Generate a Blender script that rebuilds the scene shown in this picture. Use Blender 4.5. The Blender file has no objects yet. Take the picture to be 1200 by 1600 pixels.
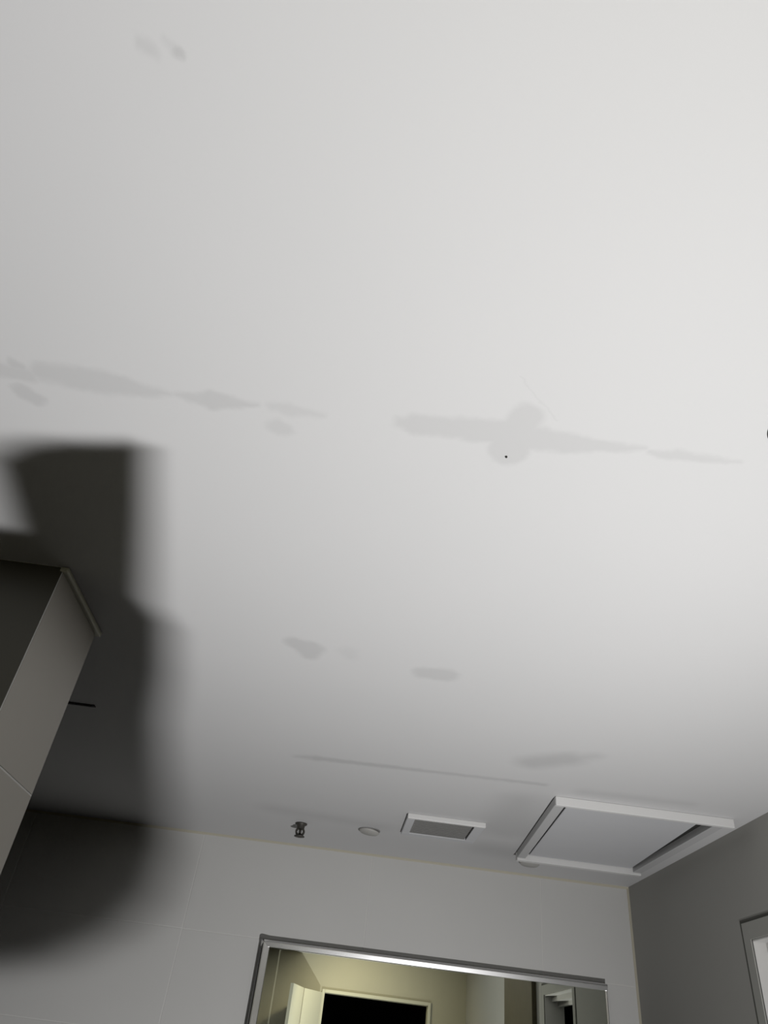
import bpy, bmesh, math, random
from mathutils import Vector, Matrix
S = bpy.context.scene
COL = S.collection
random.seed(3)

# ------------------------------------------------------------------ camera
F_PX, PITCH, ROLL = 1110.0, math.radians(37.7), math.atan(0.13)
R0 = Vector((1, 0, 0)); U0 = Vector((0, -math.sin(PITCH), math.cos(PITCH))); FW = Vector((0, math.cos(PITCH), math.sin(PITCH)))
RT = math.cos(ROLL) * R0 + math.sin(ROLL) * U0
UP = math.cos(ROLL) * U0 - math.sin(ROLL) * R0
cd = bpy.data.cameras.new('camera'); cam = bpy.data.objects.new('camera', cd); COL.objects.link(cam)
M = Matrix.Identity(4)
for i in range(3):
    M[i][0] = RT[i]; M[i][1] = UP[i]; M[i][2] = -FW[i]
M.translation = (0, 0, 1.6)
cam.matrix_world = M
cd.sensor_fit = 'VERTICAL'; cd.sensor_height = 36.0; cd.lens = F_PX / 1600 * 36.0; cd.clip_start = 0.01
S.camera = cam

# ------------------------------------------------------------------ world, exposure
W = bpy.data.worlds.new('night'); S.world = W; W.use_nodes = True
W.node_tree.nodes['Background'].inputs[0].default_value = (0.02, 0.022, 0.03, 1)
W.node_tree.nodes['Background'].inputs[1].default_value = 0.1
S.view_settings.view_transform = 'Standard'; S.view_settings.look = 'None'
S.view_settings.exposure = 0.0; S.view_settings.gamma = 1.0; S.view_settings.use_curve_mapping = False
S.cycles.diffuse_bounces = 1
S.cycles.caustics_reflective = False; S.cycles.caustics_refractive = False

# ------------------------------------------------------------------ main light: a floor lamp with a row of six LEDs
LAMP = Vector((0.85, 0.50, 0.20))
LED_POWER = 7.7
LED_COL = (0.985, 0.98, 0.985)
LED_SPOTS = [Vector((LAMP.x - 0.02 + 0.008 * i, LAMP.y - 0.006 + 0.0024 * i, LAMP.z)) for i in range(6)]
def led(i, p):
    l = bpy.data.lights.new('led_light', 'SPOT'); l.energy = LED_POWER * 4; l.color = LED_COL
    l.spot_size = math.radians(172); l.spot_blend = 0.85; l.shadow_soft_size = 0.008
    o = bpy.data.objects.new('led_light', l); COL.objects.link(o)
    o.location = p; o.rotation_euler = Vector((-1.0, 0.55, 1)).to_track_quat('-Z', 'Y').to_euler()
    return o
for i, p in enumerate(LED_SPOTS): led(i, p)
# added weak warm fill light behind the camera, no lamp seen there
wl = bpy.data.lights.new('warm_fill_light', 'SPOT'); wl.energy = 18; wl.color = (1.0, 0.87, 0.60); wl.shadow_soft_size = 0.04
wl.spot_size = math.radians(150); wl.spot_blend = 0.8
wo = bpy.data.objects.new('warm_fill_light', wl); COL.objects.link(wo); wo.location = (0.10, -0.10, 2.385)
wo.rotation_euler = Vector((0.35, -0.65, -0.75)).to_track_quat('-Z', 'Y').to_euler()

# ------------------------------------------------------------------ materials
def mat(name, col, rough=0.5, metal=0.0, spec=0.5, noise=0.0, nscale=8.0, bump=0.0, bscale=200.0):
    m = bpy.data.materials.new(name); m.use_nodes = True
    N = m.node_tree.nodes; Lk = m.node_tree.links; b = N['Principled BSDF']
    b.inputs['Base Color'].default_value = (*col, 1); b.inputs['Roughness'].default_value = rough
    b.inputs['Metallic'].default_value = metal; b.inputs['Specular IOR Level'].default_value = spec
    tc = N.new('ShaderNodeTexCoord')
    if noise:
        n = N.new('ShaderNodeTexNoise'); n.inputs['Scale'].default_value = nscale; n.inputs['Detail'].default_value = 4
        Lk.new(tc.outputs['Object'], n.inputs['Vector'])
        mx = N.new('ShaderNodeMixRGB'); mx.blend_type = 'MIX'
        mx.inputs[1].default_value = (*[c * (1 - noise) for c in col], 1)
        mx.inputs[2].default_value = (*[min(1, c * (1 + noise)) for c in col], 1)
        Lk.new(n.outputs['Fac'], mx.inputs[0]); Lk.new(mx.outputs[0], b.inputs['Base Color'])
    if bump:
        n2 = N.new('ShaderNodeTexNoise'); n2.inputs['Scale'].default_value = bscale
        Lk.new(tc.outputs['Object'], n2.inputs['Vector'])
        bp = N.new('ShaderNodeBump'); bp.inputs['Strength'].default_value = bump; bp.inputs['Distance'].default_value = 0.002
        Lk.new(n2.outputs['Fac'], bp.inputs['Height']); Lk.new(bp.outputs['Normal'], b.inputs['Normal'])
    return m

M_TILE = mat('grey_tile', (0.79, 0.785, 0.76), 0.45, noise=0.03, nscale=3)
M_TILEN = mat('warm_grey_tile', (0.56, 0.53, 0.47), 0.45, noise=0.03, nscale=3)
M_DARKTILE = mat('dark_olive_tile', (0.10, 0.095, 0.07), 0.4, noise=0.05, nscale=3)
M_GROUT = mat('pale_grout', (0.88, 0.87, 0.84), 0.9)
M_PAINT = mat('grey_paint', (0.46, 0.455, 0.425), 0.7, noise=0.02, nscale=4)
M_HALL = mat('olive_paint', (0.62, 0.60, 0.47), 0.7, noise=0.03)
M_FLOOR = mat('dark_floor_tile', (0.06, 0.058, 0.055), 0.5, noise=0.1)
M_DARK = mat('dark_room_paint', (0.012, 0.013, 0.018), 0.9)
M_WHITE = mat('white_gloss_paint', (0.90, 0.89, 0.86), 0.4)
M_CREAM = mat('cream_architrave', (0.80, 0.80, 0.66), 0.45)
M_FRAME = mat('grey_frame_paint', (0.46, 0.46, 0.425), 0.55)
M_GAP = mat('black_gap', (0.03, 0.03, 0.027), 0.8)
M_SEAM = mat('dark_grey_seam', (0.13, 0.13, 0.115), 0.8)
M_CAULK = mat('cream_sealant', (0.66, 0.62, 0.50), 0.6)
M_HATCH = mat('white_plastic', (0.92, 0.915, 0.90), 0.35)  # lighter copy for the frame bars that face the lamp
M_PANEL = mat('hatch_board', (0.76, 0.765, 0.78), 0.6, noise=0.02)
M_RAIL_SHADE = mat('shaded_side_rail', (0.66, 0.66, 0.66), 0.5)  # same white frame, darker copy for bars that catch less light
M_GRILL = mat('dusty_grille', (0.30, 0.295, 0.285), 0.6)
M_CHROME = mat('chrome', (0.66, 0.66, 0.66), 0.26, 1.0)
M_BRASS = mat('tarnished_metal', (0.09, 0.085, 0.075), 0.5, 0.4)
M_DISC = mat('off_white_disc', (0.56, 0.55, 0.52), 0.5)
M_MIRROR = mat('mirror_glass', (0.85, 0.88, 0.79), 0.0, 1.0)
M_WOOD = mat('dark_wood', (0.10, 0.085, 0.05), 0.5, noise=0.2, nscale=12)
M_BLOCKER = mat('blocker_black', (0.03, 0.03, 0.03), 1.0, bump=0.4)  # for the added sheet that blocks the lamp
M_BODY = mat('lamp_body', (0.05, 0.05, 0.05), 0.5)
M_EMIT = bpy.data.materials.new('led_glow'); M_EMIT.use_nodes = True
_b = M_EMIT.node_tree.nodes['Principled BSDF']; _b.inputs['Emission Color'].default_value = (1, 1, 1, 1); _b.inputs['Emission Strength'].default_value = 3

# ceiling: white paint with damp marks and filler patches that have shapes of their own
def stain_group():
    g = bpy.data.node_groups.new('stain_capsule', 'ShaderNodeTree')
    I = g.interface
    for nm, t in (('P', 'NodeSocketVector'), ('A', 'NodeSocketVector'), ('B', 'NodeSocketVector'), ('ra', 'NodeSocketFloat'),
                  ('rb', 'NodeSocketFloat'), ('soft', 'NodeSocketFloat'), ('amount', 'NodeSocketFloat'), ('prev', 'NodeSocketFloat')):
        I.new_socket(nm, in_out='INPUT', socket_type=t)
    I.new_socket('out', in_out='OUTPUT', socket_type='NodeSocketFloat')
    N, L = g.nodes, g.links
    gi = N.new('NodeGroupInput'); go = N.new('NodeGroupOutput')
    def vm(op, a, b=None):
        n = N.new('ShaderNodeVectorMath'); n.operation = op; L.new(a, n.inputs[0])
        if b is not None: L.new(b, n.inputs[1])
        return n
    def ma(op, a, b=None, clamp=False):
        n = N.new('ShaderNodeMath'); n.operation = op; n.use_clamp = clamp
        for i, v in enumerate((a, b)):
            if v is None: continue
            if isinstance(v, (int, float)): n.inputs[i].default_value = v
            else: L.new(v, n.inputs[i])
        return n.outputs[0]
    pa = vm('SUBTRACT', gi.outputs['P'], gi.outputs['A']).outputs[0]
    ba = vm('SUBTRACT', gi.outputs['B'], gi.outputs['A']).outputs[0]
    t = ma('DIVIDE', vm('DOT_PRODUCT', pa, ba).outputs['Value'], vm('DOT_PRODUCT', ba, ba).outputs['Value'], True)
    sc = N.new('ShaderNodeVectorMath'); sc.operation = 'SCALE'; L.new(ba, sc.inputs[0]); L.new(t, sc.inputs['Scale'])
    dist = vm('LENGTH', vm('SUBTRACT', pa, sc.outputs[0]).outputs[0]).outputs['Value']
    rr = ma('ADD', gi.outputs['ra'], ma('MULTIPLY', t, ma('SUBTRACT', gi.outputs['rb'], gi.outputs['ra'])))
    k = ma('ADD', ma('DIVIDE', ma('SUBTRACT', rr, dist), gi.outputs['soft']), 0.5, True)
    k = ma('MULTIPLY', ma('MULTIPLY', k, k), ma('SUBTRACT', 3.0, ma('MULTIPLY', k, 2.0)))
    L.new(ma('MAXIMUM', gi.outputs['prev'], ma('MULTIPLY', k, gi.outputs['amount'])), go.inputs['out'])
    return g
# ax, ay, bx, by, ra, rb, soft, amount   (metres on the ceiling)
STAINS = [
    (-0.68, 0.792, -0.585, 0.803, .018, .014, .014, .12), (-0.604, 0.782, -0.592, 0.788, .009, .008, .012, .14),
    (-0.560, 0.793, -0.46, 0.797, .020, .026, .018, .13), (-0.46, 0.797, -0.362, 0.806, .026, .004, .016, .13),
    (-0.606, 0.842, -0.592, 0.854, .017, .016, .014, .14),
    (-0.352, 0.805, -0.295, 0.806, .004, .021, .014, .13), (-0.295, 0.806, -0.222, 0.803, .021, .004, .014, .14),
    (-0.195, 0.804, -0.17, 0.805, .009, .012, .014, .09), (-0.17, 0.805, -0.118, 0.807, .012, .006, .014, .09),
    (-0.192, 0.845, -0.180, 0.850, .017, .017, .015, .10),
    (0.008, 0.800, 0.03, 0.800, .012, .021, .016, .12), (0.03, 0.800, 0.175, 0.793, .021, .028, .014, .12),
    (0.175, 0.793, 0.27, 0.798, .030, .022, .014, .12), (0.27, 0.798, 0.392, 0.789, .022, .003, .012, .12),
    (0.196, 0.752, 0.188, 0.80, .026, .034, .014, .12), (0.188, 0.80, 0.187, 0.834, .034, .033, .014, .12),
    (0.403, 0.796, 0.44, 0.795, .005, .013, .011, .11), (0.44, 0.795, 0.545, 0.789, .013, .002, .011, .11),
    (-0.180, 1.605, -0.145, 1.628, .024, .040, .028, .14), (-0.145, 1.628, -0.142, 1.668, .040, .022, .028, .14),
    (-0.043, 1.62, -0.035, 1.65, .024, .012, .04, .05),
    (0.155, 1.682, 0.208, 1.679, .030, .034, .028, .12),
    (-0.19, 2.455, -0.12, 2.447, .006, .024, .05, .16), (-0.12, 2.447, 0.30, 2.43, .020, .012, .03, .17), (0.30, 2.43, 0.655, 2.415, .012, .012, .03, .16),
    (0.57, 2.22, 0.66, 2.15, .05, .05, .08, .17), (0.66, 2.15, 0.73, 2.10, .04, .02, .07, .12),
    (-0.310, 0.306, -0.299, 0.313, .007, .007, .010, .10), (-0.285, 0.299, -0.274, 0.309, .003, .006, .009, .07), (-0.273, 0.311, -0.270, 0.313, .005, .004, .007, .18),
    (0.172, 0.678, 0.246, 0.752, .0012, .0015, .003, .05),
    (0.62, 2.62, 0.66, 3.0, .07, .12, .16, .13), (0.66, 3.35, 0.80, 3.40, .10, .08, .2, .14), (-0.30, 3.15, 0.16, 3.22, .05, .04, .16, .10),
    (0.80, 2.44, 1.15, 2.42, .03, .02, .07, .10),
]
def ceiling_material():
    m = bpy.data.materials.new('stained_ceiling_paint'); m.use_nodes = True
    N, L = m.node_tree.nodes, m.node_tree.links; b = N['Principled BSDF']; b.inputs['Roughness'].default_value = 0.75
    b.inputs['Specular IOR Level'].default_value = 0.25
    tc = N.new('ShaderNodeTexCoord'); mp = N.new('ShaderNodeVectorMath'); mp.operation = 'MULTIPLY'; mp.inputs[1].default_value = (1, 1, 0)
    L.new(tc.outputs['Object'], mp.inputs[0])
    nz = N.new('ShaderNodeTexNoise'); nz.inputs['Scale'].default_value = 38; nz.inputs['Detail'].default_value = 3; L.new(mp.outputs[0], nz.inputs['Vector'])
    s1 = N.new('ShaderNodeVectorMath'); s1.operation = 'SUBTRACT'; s1.inputs[1].default_value = (.5, .5, .5); L.new(nz.outputs['Color'], s1.inputs[0])
    s2 = N.new('ShaderNodeVectorMath'); s2.operation = 'MULTIPLY'; s2.inputs[1].default_value = (.018, .018, 0); L.new(s1.outputs[0], s2.inputs[0])
    ad = N.new('ShaderNodeVectorMath'); ad.operation = 'ADD'; L.new(mp.outputs[0], ad.inputs[0]); L.new(s2.outputs[0], ad.inputs[1])
    g = stain_group(); prev = None
    for (ax, ay, bx, by, ra, rb, so, am) in STAINS:
        if ay < 1.0: so, am = so * 1.25, am * 0.85
        n = N.new('ShaderNodeGroup'); n.node_tree = g
        L.new(ad.outputs[0], n.inputs['P']); n.inputs['A'].default_value = (ax, ay, 0); n.inputs['B'].default_value = (bx, by, 0)
        n.inputs['ra'].default_value = ra; n.inputs['rb'].default_value = rb; n.inputs['soft'].default_value = so; n.inputs['amount'].default_value = am
        if prev: L.new(prev, n.inputs['prev'])
        prev = n.outputs['out']
    n2 = N.new('ShaderNodeTexNoise'); n2.inputs['Scale'].default_value = 2.2; n2.inputs['Detail'].default_value = 2; L.new(mp.outputs[0], n2.inputs['Vector'])
    base = N.new('ShaderNodeMixRGB'); base.inputs[1].default_value = (0.79, 0.79, 0.785, 1); base.inputs[2].default_value = (0.82, 0.815, 0.81, 1); L.new(n2.outputs['Fac'], base.inputs[0])
    mix = N.new('ShaderNodeMixRGB'); mix.inputs[2].default_value = (0.0, 0.0, 0.0, 1); L.new(prev, mix.inputs[0]); L.new(base.outputs[0], mix.inputs[1])
    L.new(mix.outputs[0], b.inputs['Base Color'])
    return m
M_CEIL = ceiling_material()

# ------------------------------------------------------------------ mesh helpers
def link(name, bm, m, parent=None, smooth=False):
    me = bpy.data.meshes.new(name); bmesh.ops.recalc_face_normals(bm, faces=bm.faces); bm.to_mesh(me); bm.free()
    me.materials.append(m)
    if smooth:
        for p in me.polygons: p.use_smooth = True
    o = bpy.data.objects.new(name, me); COL.objects.link(o)
    if parent: o.parent = parent; o.matrix_parent_inverse = Matrix.Translation(-parent.location)
    return o
def box(bm, x0, x1, y0, y1, z0, z1, bev=0.0):
    r = bmesh.ops.create_cube(bm, size=1.0); vs = r['verts']
    for v in vs:
        v.co = Vector(((x0 + x1) / 2 + v.co.x * (x1 - x0), (y0 + y1) / 2 + v.co.y * (y1 - y0), (z0 + z1) / 2 + v.co.z * (z1 - z0)))
    if bev:
        es = list({e for v in vs for e in v.link_edges})
        bmesh.ops.bevel(bm, geom=es, offset=bev, segments=2, affect='EDGES', profile=0.5)
def bx(name, ext, m, parent=None, bev=0.0):
    bm = bmesh.new(); box(bm, *ext, bev); return link(name, bm, m, parent)
def prism(bm, pts, a, b):
    """polygon pts (list of Vector), extruded from offset a to offset b (Vectors)"""
    v0 = [bm.verts.new(p + a) for p in pts]; v1 = [bm.verts.new(p + b) for p in pts]
    bm.faces.new(v0); bm.faces.new(v1[::-1]); n = len(pts)
    for i in range(n): bm.faces.new((v0[i], v0[(i + 1) % n], v1[(i + 1) % n], v1[i]))
def lathe(bm, prof, c, seg=32):
    rings = []
    for r, z in prof:
        if r < 1e-6: rings.append([bm.verts.new((c[0], c[1], c[2] + z))])
        else: rings.append([bm.verts.new((c[0] + r * math.cos(2 * math.pi * k / seg), c[1] + r * math.sin(2 * math.pi * k / seg), c[2] + z)) for k in range(seg)])
    for A, B in zip(rings, rings[1:]):
        for k in range(seg):
            j = (k + 1) % seg
            q = [A[k % len(A)], A[j % len(A)], B[j % len(B)], B[k % len(B)]]
            u = []
            for v in q:
                if v not in u: u.append(v)
            if len(u) > 2: bm.faces.new(u)
def thing(name, label, cat, loc, group=None):
    o = bpy.data.objects.new(name, None); COL.objects.link(o); o.location = loc; o.empty_display_size = 0.1
    o['label'] = label; o['category'] = cat
    if group: o['group'] = group
    return o
def tag(o, label, cat, group=None):
    o['label'] = label; o['category'] = cat
    if group: o['group'] = group
    return o
def struct(o): o['kind'] = 'structure'; return o

# ------------------------------------------------------------------ room shell
XR, XL, YB, YF, ZC = 1.409, -1.75, 3.75, -0.9, 2.40
o = struct(bx('ceiling', (XL - .1, 2.9, -3.7, YB + .1, ZC, ZC + .06), M_CEIL)); o['label'] = 'white painted ceiling with grey damp patches'
struct(bx('floor', (XL - .1, 2.9, -3.7, YB + .1, -.06, 0), M_FLOOR))
wb = struct(bx('wall_back', (XL - .1, XR + .13, YB - .0082, YB + .1, 0, ZC), M_GROUT)); wb['label'] = 'pale grey tiled wall behind the mirror'
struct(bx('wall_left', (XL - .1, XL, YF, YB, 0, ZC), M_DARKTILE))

# back wall tiles: 820 x 395 mm, thin pale joints
def chamfer_tile(name, ext, m, parent, bev=.0012):
    return bx(name, ext, m, parent, bev)
xs = [XL, -1.48, -.66, .16, .98, XR]; zs = [ZC, 1.993, 1.605, 1.21, .815, .42, 0]
J = .0016
for i in range(5):
    for k in range(6):
        dy = random.uniform(0, .0006)
        chamfer_tile('tile', (xs[i] + J, xs[i + 1] - J, YB - .009 - dy, YB - .004, zs[k + 1] + J, zs[k] - J), M_TILE, wb)

# right wall with the doorway
DY0, DY1, DZ = 2.04, 2.66, 2.058
WT = .12
bm = bmesh.new()
box(bm, XR, XR + WT, YF, DY0, 0, ZC); box(bm, XR, XR + WT, DY1, YB, 0, ZC); box(bm, XR, XR + WT, DY0, DY1, DZ, ZC)
wr = struct(link('wall_right', bm, M_PAINT)); wr['label'] = 'dark grey painted wall with a doorway'
door = struct(bpy.data.objects.new('door_1', None)); COL.objects.link(door); door.location = (XR, DY0, 0); door['label'] = 'doorway with flat grey frame and white lining'
def fr(name, y0, y1, z0, z1, m, x0=XR - .004, x1=XR + .01, bev=.001): return bx(name, (x0, x1, y0, y1, z0, z1), m, door, bev)
# flat face of the frame, set off from the wall by a dark shadow gap
G = .011
fr('frame_face', DY1, DY1 + .046, 0, DZ + .052, M_FRAME); fr('frame_face', DY0 - .046, DY0, 0, DZ + .052, M_FRAME); fr('frame_face', DY0, DY1, DZ, DZ + .052, M_FRAME)
fr('shadow_gap', DY1 + .046, DY1 + .046 + G, 0, DZ + .052 + G, M_SEAM, XR - .0015, XR + .004, 0); fr('shadow_gap', DY0 - .046 - G, DY0 - .046, 0, DZ + .052 + G, M_SEAM, XR - .0015, XR + .004, 0)
fr('shadow_gap', DY0 - .046, DY1 + .046, DZ + .052, DZ + .052 + G, M_SEAM, XR - .0015, XR + .004, 0)
# white lining with a stepped rebate
for nm, e in (('jamb_lining', (XR + .002, XR + WT + .005, DY1 - .004, DY1 + .004, 0, DZ)), ('jamb_lining', (XR + .002, XR + WT + .005, DY0 - .004, DY0 + .004, 0, DZ)),
              ('head_lining', (XR + .002, XR + WT + .005, DY0 + .004, DY1 - .004, DZ - .006, DZ + .002)),
              ('head_stop', (XR + .045, XR + .085, DY0 + .004, DY1 - .004, DZ - .034, DZ - .006)),
              ('head_bead', (XR + .085, XR + .105, DY0 + .004, DY1 - .004, DZ - .056, DZ - .006))):
    bx(nm, e, M_WHITE, door, .001)
# dim room beyond the doorway
struct(bx('wall_passage_far', (2.75, 2.85, YF, YB, 0, ZC), M_DARK)); struct(bx('wall_passage_front', (XR + WT, 2.75, .9, 1.0, 0, ZC), M_DARK)); struct(bx('wall_passage_back', (XR + WT, 2.75, 3.6, 3.7, 0, ZC), M_DARK))

# wall behind the camera with a dark opening (seen in the mirror)
OX0, OX1, OZ = .032, 1.038, 2.097
bm = bmesh.new()
box(bm, XL, OX0, YF - .12, YF, 0, ZC); box(bm, OX1, XR, YF - .12, YF, 0, ZC); box(bm, OX0, OX1, YF - .12, YF, OZ, ZC)
wf = struct(link('wall_front', bm, M_HALL)); wf['label'] = 'olive painted wall reflected in the mirror'
d2 = struct(bpy.data.objects.new('door_2', None)); COL.objects.link(d2); d2.location = (OX0, YF, 0); d2['label'] = 'wide dark opening with cream surround'
for nm, e in (('architrave', (OX0 - .028, OX0, YF, YF + .016, 0, OZ + .028)), ('architrave', (OX1, OX1 + .028, YF, YF + .016, 0, OZ + .028)), ('architrave', (OX0, OX1, YF, YF + .016, OZ, OZ + .028))):
    bx(nm, e, M_CREAM, d2, .003)
# two bi-fold leaves standing ajar at the left jamb
def leaf(p, q):
    a, b = Vector((*p, 0)), Vector((*q, 0)); n = Vector((-(b - a).y, (b - a).x, 0)).normalized() * .014
    bm = bmesh.new(); prism(bm, [a - n, b - n, b + n, a + n], Vector((0, 0, .01)), Vector((0, 0, OZ - .003)))
    return link('door_leaf', bm, M_CREAM, d2)
leaf((-.005, -.868), (-.172, -.60)); leaf((-.180, -.585), (-.268, -.19))
for nm, e in (('wall_dark_room_left', (XL, XL + .1, -3.6, YF - .12, 0, ZC)), ('wall_dark_room_end', (XL, XR + .1, -3.7, -3.6, 0, ZC)), ('wall_dark_room_right', (XR, XR + .1, -3.6, YF - .12, 0, ZC))):
    struct(bx(nm, e, M_DARK))
struct(bx('ceiling_dark_room', (XL, XR + .1, -3.6, YF - .12, ZC - .02, ZC), M_DARK))

# tiled pier on the left: front face towards the camera, end face towards the room
NX, NY0, NY1 = -.690, 1.384, 1.682
wn = struct(bx('wall_pier', (XL, NX - .0009, NY0 + .0009, NY1, 0, ZC), M_GROUT)); wn['label'] = 'tiled pier end projecting from the left'
pz = [ZC, 1.988, 1.595, 1.2, .805, .41, 0]
for k in range(6):
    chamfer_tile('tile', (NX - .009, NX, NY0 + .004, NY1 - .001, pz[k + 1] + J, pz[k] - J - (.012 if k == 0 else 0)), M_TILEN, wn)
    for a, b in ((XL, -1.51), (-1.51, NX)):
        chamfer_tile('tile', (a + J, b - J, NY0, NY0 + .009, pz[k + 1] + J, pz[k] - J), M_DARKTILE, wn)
bx('ceiling_bead', (NX - .008, NX + .012, NY0 - .002, NY1 + .012, ZC - .013, ZC), M_CREAM, wn, .004)

# sealant beads in the corners
bm = bmesh.new(); prism(bm, [Vector((0, YB - .009, ZC)), Vector((0, YB - .017, ZC)), Vector((0, YB - .012, ZC - .005)), Vector((0, YB - .009, ZC - .010))], Vector((XL, 0, 0)), Vector((XR, 0, 0)))
struct(link('trim_1', bm, M_CAULK))
bm = bmesh.new(); prism(bm, [Vector((XR, YB - .009, 0)), Vector((XR, YB - .019, 0)), Vector((XR - .008, YB - .009, 0))], Vector((0, 0, 0)), Vector((0, 0, ZC)))
struct(link('trim_2', bm, M_CAULK))

# ------------------------------------------------------------------ framed mirror on the back wall
MX0, MX1, MZ1, MZ0, MYF = -.294, 1.256, 1.987, 1.02, YB - .052
mir = thing('mirror', 'wide chrome-framed mirror on the grey tiled wall', 'mirror', ((MX0 + MX1) / 2, YB, MZ0))
bx('mirror_backing', (MX0 + .004, MX1 - .004, MYF + .012, YB - .0095, MZ0 + .004, MZ1 - .004), M_FRAME, mir)
bx('mirror_glass', (MX0 + .01, MX1 - .004, MYF + .006, MYF + .012, MZ0 + .01, MZ1 - .01), M_MIRROR, mir)
def rail(name, w, horiz, at0, at1, edge, sign, depth=.010):
    """bevelled section: narrow outer lip, then a flat chamfer sloping in to the glass"""
    prof = [(0, .012), (0, -depth * .35), (w * .12, -depth * .8), (w * .26, -depth), (w * .36, -depth), (w * .95, -depth + w * .128), (w, 0), (w, .012)]
    bm = bmesh.new()
    if horiz: prism(bm, [Vector((0, MYF + .006 + d, edge + sign * a)) for a, d in prof], Vector((at0, 0, 0)), Vector((at1, 0, 0)))
    else: prism(bm, [Vector((edge + sign * a, MYF + .006 + d, 0)) for a, d in prof], Vector((0, 0, at0)), Vector((0, 0, at1)))
    return link(name, bm, M_CHROME, mir)
rail('frame_rail', .027, True, MX0, MX1, MZ1, -1); rail('frame_rail', .027, True, MX0, MX1, MZ0, 1)
rail('frame_stile', .040, False, MZ0, MZ1, MX0, 1); rail('frame_stile', .010, False, MZ0, MZ1, MX1, -1, .004)

# ------------------------------------------------------------------ ceiling hatch
hx = thing('access_hatch', 'large white framed access hatch in the ceiling corner', 'hatch', (1.03, 2.9, ZC))
FR, BK, LF, LB, RF, RB = 2.515, 3.355, .722, .772, 1.318, 1.318
ZH = ZC - .030
def bar(name, pts, z0, z1, m):
    bm = bmesh.new(); prism(bm, [Vector((x, y, 0)) for x, y in pts], Vector((0, 0, z0)), Vector((0, 0, z1)))
    bmesh.ops.bevel(bm, geom=list(bm.edges), offset=.0015, segments=1, affect='EDGES')
    return link(name, bm, m, hx)
bar('frame_front_rail', [(LF, FR), (RF + .03, FR), (RF + .03, FR + .018), (LF, FR + .018)], ZH, ZC, M_HATCH)
bar('frame_rear_rail', [(LB, BK - .03), (RB, BK - .03), (RB, BK), (LB, BK)], ZH - .006, ZC, M_HATCH)
bar('frame_side_rail', [(LF, FR + .018), (LF + .036, FR + .018), (LB + .036, BK - .03), (LB, BK - .03)], ZH + .003, ZC, M_RAIL_SHADE)
bar('frame_side_rail', [(RF - .036, FR + .018), (RF, FR + .018), (RB, BK - .03), (RB - .036, BK - .03)], ZH + .003, ZC, M_RAIL_SHADE)
bar('hatch_panel', [(LF + .054, FR + .022), (RF - .072, FR + .022), (RB - .044, BK - .032), (LB + .052, BK - .032)], ZC - .012, ZC - .002, M_PANEL)
bar('dark_rebate', [(LF + .036, FR + .018), (RF - .036, FR + .018), (RB - .036, BK - .03), (LB + .036, BK - .03)], ZC - .003, ZC - .0005, M_GAP)

# ------------------------------------------------------------------ exhaust vent
VX0, VX1, VY0, VY1 = .250, .562, 2.955, 3.245
vt = thing('exhaust_vent', 'small white exhaust vent with dusty grey grille beside the hatch', 'vent', ((VX0 + VX1) / 2, (VY0 + VY1) / 2, ZC))
ZV = ZC - .016
bx('frame_rail', (VX0, VX1, VY0, VY0 + .016, ZV - .003, ZC), M_HATCH, vt, .002); bx('frame_rail', (VX0, VX1, VY1 - .04, VY1, ZV + .001, ZC), M_PANEL, vt, .002)  # front rail lighter, rear rail and stiles greyer: light put into colour
bx('frame_stile', (VX0, VX0 + .032, VY0 + .016, VY1 - .04, ZV + .001, ZC), M_PANEL, vt, .002); bx('frame_stile', (VX1 - .040, VX1, VY0 + .016, VY1 - .04, ZV + .001, ZC), M_PANEL, vt, .002)
bx('duct_back', (VX0 + .032, VX1 - .040, VY0 + .016, VY1 - .04, ZC - .002, ZC), M_GAP, vt)
for k in range(9):
    y = VY0 + .030 + k * .0262
    bm = bmesh.new(); box(bm, VX0 + .032, VX1 - .046, y - .008, y + .008, ZV + .004, ZV + .007)
    link('slat', bm, M_GRILL, vt)

# ------------------------------------------------------------------ sprinkler head, cover discs, screw, downlight, slot
sc_ = Vector((-.184, 3.335, ZC))
sp = thing('sprinkler_head', 'small dark metal sprinkler head hanging from the ceiling left of the vent', 'sprinkler', sc_)
bm = bmesh.new(); lathe(bm, [(0, 0), (.026, 0), (.026, -.005), (.018, -.009), (.016, -.024), (0, -.022)], sc_, 20); link('socket', bm, M_BRASS, sp, True)
for s in (-1, 1):
    bm = bmesh.new(); pts = [(.008, -.018), (.017, -.032), (.015, -.042), (.004, -.052)]
    for (a, za), (b, zb) in zip(pts, pts[1:]):
        p = Vector((sc_.x + s * a, sc_.y, sc_.z + za)); q = Vector((sc_.x + s * b, sc_.y, sc_.z + zb)); n = (q - p).normalized(); w = n.cross(Vector((0, 1, 0))) * .0045
        prism(bm, [p - w, q - w, q + w, p + w], Vector((0, -.005, 0)), Vector((0, .005, 0)))
    link('frame_arm', bm, M_BRASS, sp)
bm = bmesh.new(); lathe(bm, [(0, -.02), (.006, -.022), (.006, -.05), (0, -.05)], sc_, 12); link('glass_bulb', bm, M_BRASS, sp, True)
bm = bmesh.new(); lathe(bm, [(0, -.050), (.022, -.052), (.023, -.055), (.006, -.058), (0, -.058)], sc_, 20); link('deflector', bm, M_BRASS, sp, True)

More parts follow.
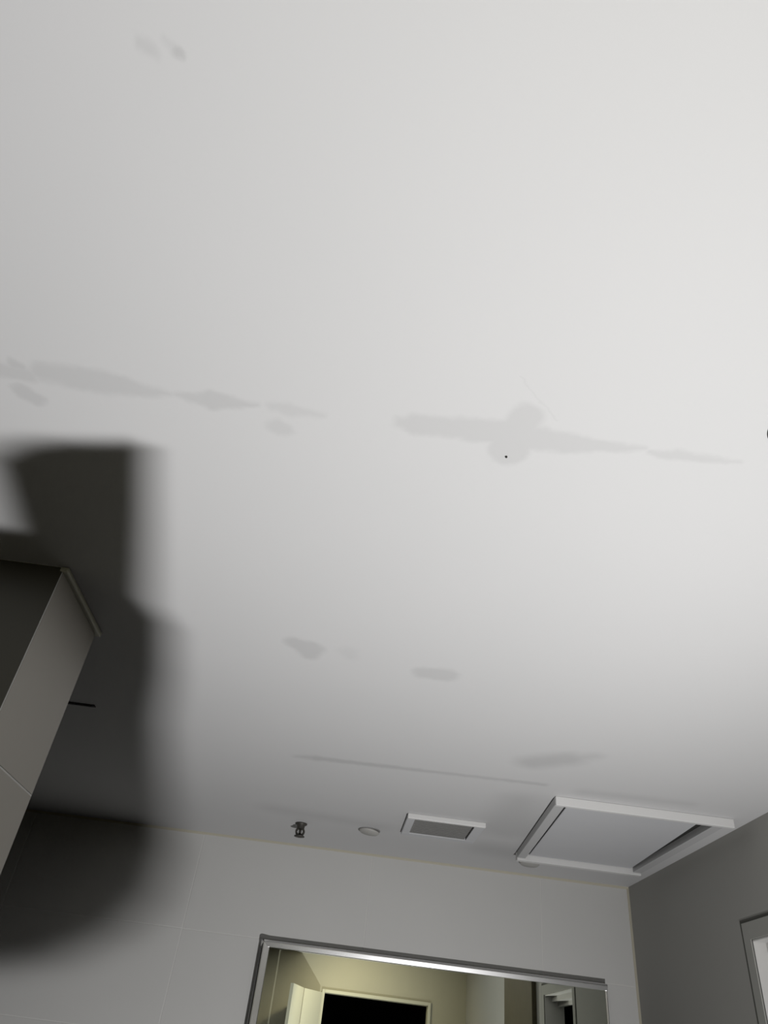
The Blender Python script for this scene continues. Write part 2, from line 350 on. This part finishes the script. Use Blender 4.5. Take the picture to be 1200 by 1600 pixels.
def disc(name, c, r, label, tilt):
    t = thing(name, label, 'ceiling disc', c)
    bm = bmesh.new(); lathe(bm, [(0, 0), (r, 0), (r, -.004), (r * .86, -.010), (0, -.011)], (0, 0, 0), 32)
    bmesh.ops.rotate(bm, verts=bm.verts, cent=(0, 0, 0), matrix=Matrix.Rotation(tilt, 3, 'Y')); bmesh.ops.translate(bm, verts=bm.verts, vec=Vector(c) - Vector((0, 0, .003)))
    link('cover_plate', bm, M_DISC, t, True)
    bm = bmesh.new(); lathe(bm, [(0, 0), (r * 1.06, 0), (r * 1.06, -.003), (0, -.003)], c, 32); link('backing_ring', bm, M_GRILL, t, True)
disc('cover_disc', (.115, 3.30, ZC), .045, 'small pale round ceiling cover between the sprinkler and the vent', .10)
disc('cover_disc', (.868, 3.50, ZC), .045, 'small round ceiling cover behind the access hatch', .05)

sw = thing('ceiling_screw', 'tiny dark screw head in the cross-shaped grey patch', 'screw', (.186, .846, ZC))
bm = bmesh.new(); lathe(bm, [(0, 0), (.0020, 0), (.0019, -.002), (.001, -.003), (0, -.003)], (.186, .846, ZC), 12); link('screw_head', bm, M_GAP, sw)

dl = thing('downlight', 'round ceiling downlight cut by the right picture edge', 'downlight', (.594, .704, ZC))
c = (.5905, .706, ZC)
bm = bmesh.new(); lathe(bm, [(.034, 0), (.041, 0), (.0415, -.003), (.039, -.006), (.035, -.004), (.033, -.001)], c, 48); link('trim_ring', bm, M_BRASS, dl, True)
bm = bmesh.new(); lathe(bm, [(0, 0), (.034, 0), (.034, -.002), (0, -.002)], c, 48); link('lens', bm, M_WHITE, dl, True)

ss = thing('ceiling_slot', 'short thin black ceiling slot beside the tiled pier', 'slot', (-.87, 2.22, ZC))
bx('slot_rim', (-1.0, -.826, 2.214, 2.230, ZC - .003, ZC), M_GAP, ss, .001)
bx('slot_bar', (-.99, -.836, 2.219, 2.225, ZC - .005, ZC - .003), M_BODY, ss)

# ------------------------------------------------------------------ tall cupboard front on the right wall (seen in the mirror)
cb = thing('linen_cupboard', 'tall dark flush cupboard on the right wall, seen in the mirror', 'cupboard', (XR, 1.4, 0))
bx('cupboard_carcass', (XR - .012, XR, .98, 1.84, 0, ZC - .004), M_WOOD, cb); bx('cupboard_door', (XR - .03, XR - .012, .985, 1.835, .02, ZC - .02), M_WOOD, cb, .002)

# ------------------------------------------------------------------ the lamp on the floor
wk = thing('work_lamp', 'black LED work lamp standing on the floor below the picture', 'lamp', (LAMP.x, LAMP.y, 0))
bx('lamp_housing', (LAMP.x - .07, LAMP.x + .07, LAMP.y - .05, LAMP.y + .05, LAMP.z - .085, LAMP.z - .03), M_BODY, wk, .006)
bx('lamp_lens', (LAMP.x - .06, LAMP.x + .06, LAMP.y - .04, LAMP.y + .04, LAMP.z - .03, LAMP.z - .026), M_EMIT, wk)
for s in (-1, 1): bx('leg', (LAMP.x + s * .06 - .012, LAMP.x + s * .06 + .012, LAMP.y - .09, LAMP.y + .09, 0, LAMP.z - .085), M_BODY, wk, .004)

# ------------------------------------------------------------------ added unseen blocker on a stand, sheet cut to the shadow's outline
nrm = Vector((-.82, .57, 0)).normalized(); sv = Vector((-nrm.y, nrm.x, 0))
def pl(s, z, D=.5): return LAMP + nrm * D + sv * s + Vector((0, 0, z - LAMP.z))
SH = [(.154, .905), (.154, .938), (.149, .976), (.143, 1.040), (.069, .942), (-.009, .836), (-.042, .820), (-.092, .754), (-.137, .684), (-.186, .621),
      (-.239, .558), (-.264, .522), (-.262, .490), (-.246, .460), (-.222, .436), (-.185, .412), (-.141, .392), (-.10, .40), (-.02, .55), (.11, .55), (.112, .70), (.10, .77), (.082, .83)]
tw = tag(bpy.data.objects.new('shadow_blocker', None), 'added dark sheet cut to throw the left shadow, below the picture', 'towel'); COL.objects.link(tw); tw.location = pl(0, .5)
bm = bmesh.new(); prism(bm, [pl(s, z) for s, z in SH], nrm * -.012, nrm * .012); link('blocker_sheet', bm, M_BLOCKER, tw)
ch = thing('blocker_stand', 'added dark stand under the shadow sheet, below the picture', 'chair', pl(0, 0, .72))
def stand_box(name, s0, s1, d0, d1, z0, z1):
    bm = bmesh.new(); prism(bm, [pl(s0, z0, d0), pl(s1, z0, d0), pl(s1, z0, d1), pl(s0, z0, d1)], Vector((0, 0, 0)), Vector((0, 0, z1 - z0))); return link(name, bm, M_WOOD, ch)
stand_box('stand_top', -.10, .11, .53, .85, .43, .46)
for s in (-.10, .08):
    for dd in (.53, .82): stand_box('leg', s, s + .03, dd, dd + .03, 0, .43)
stand_box('stand_back', .085, .11, .53, .85, .46, .74)
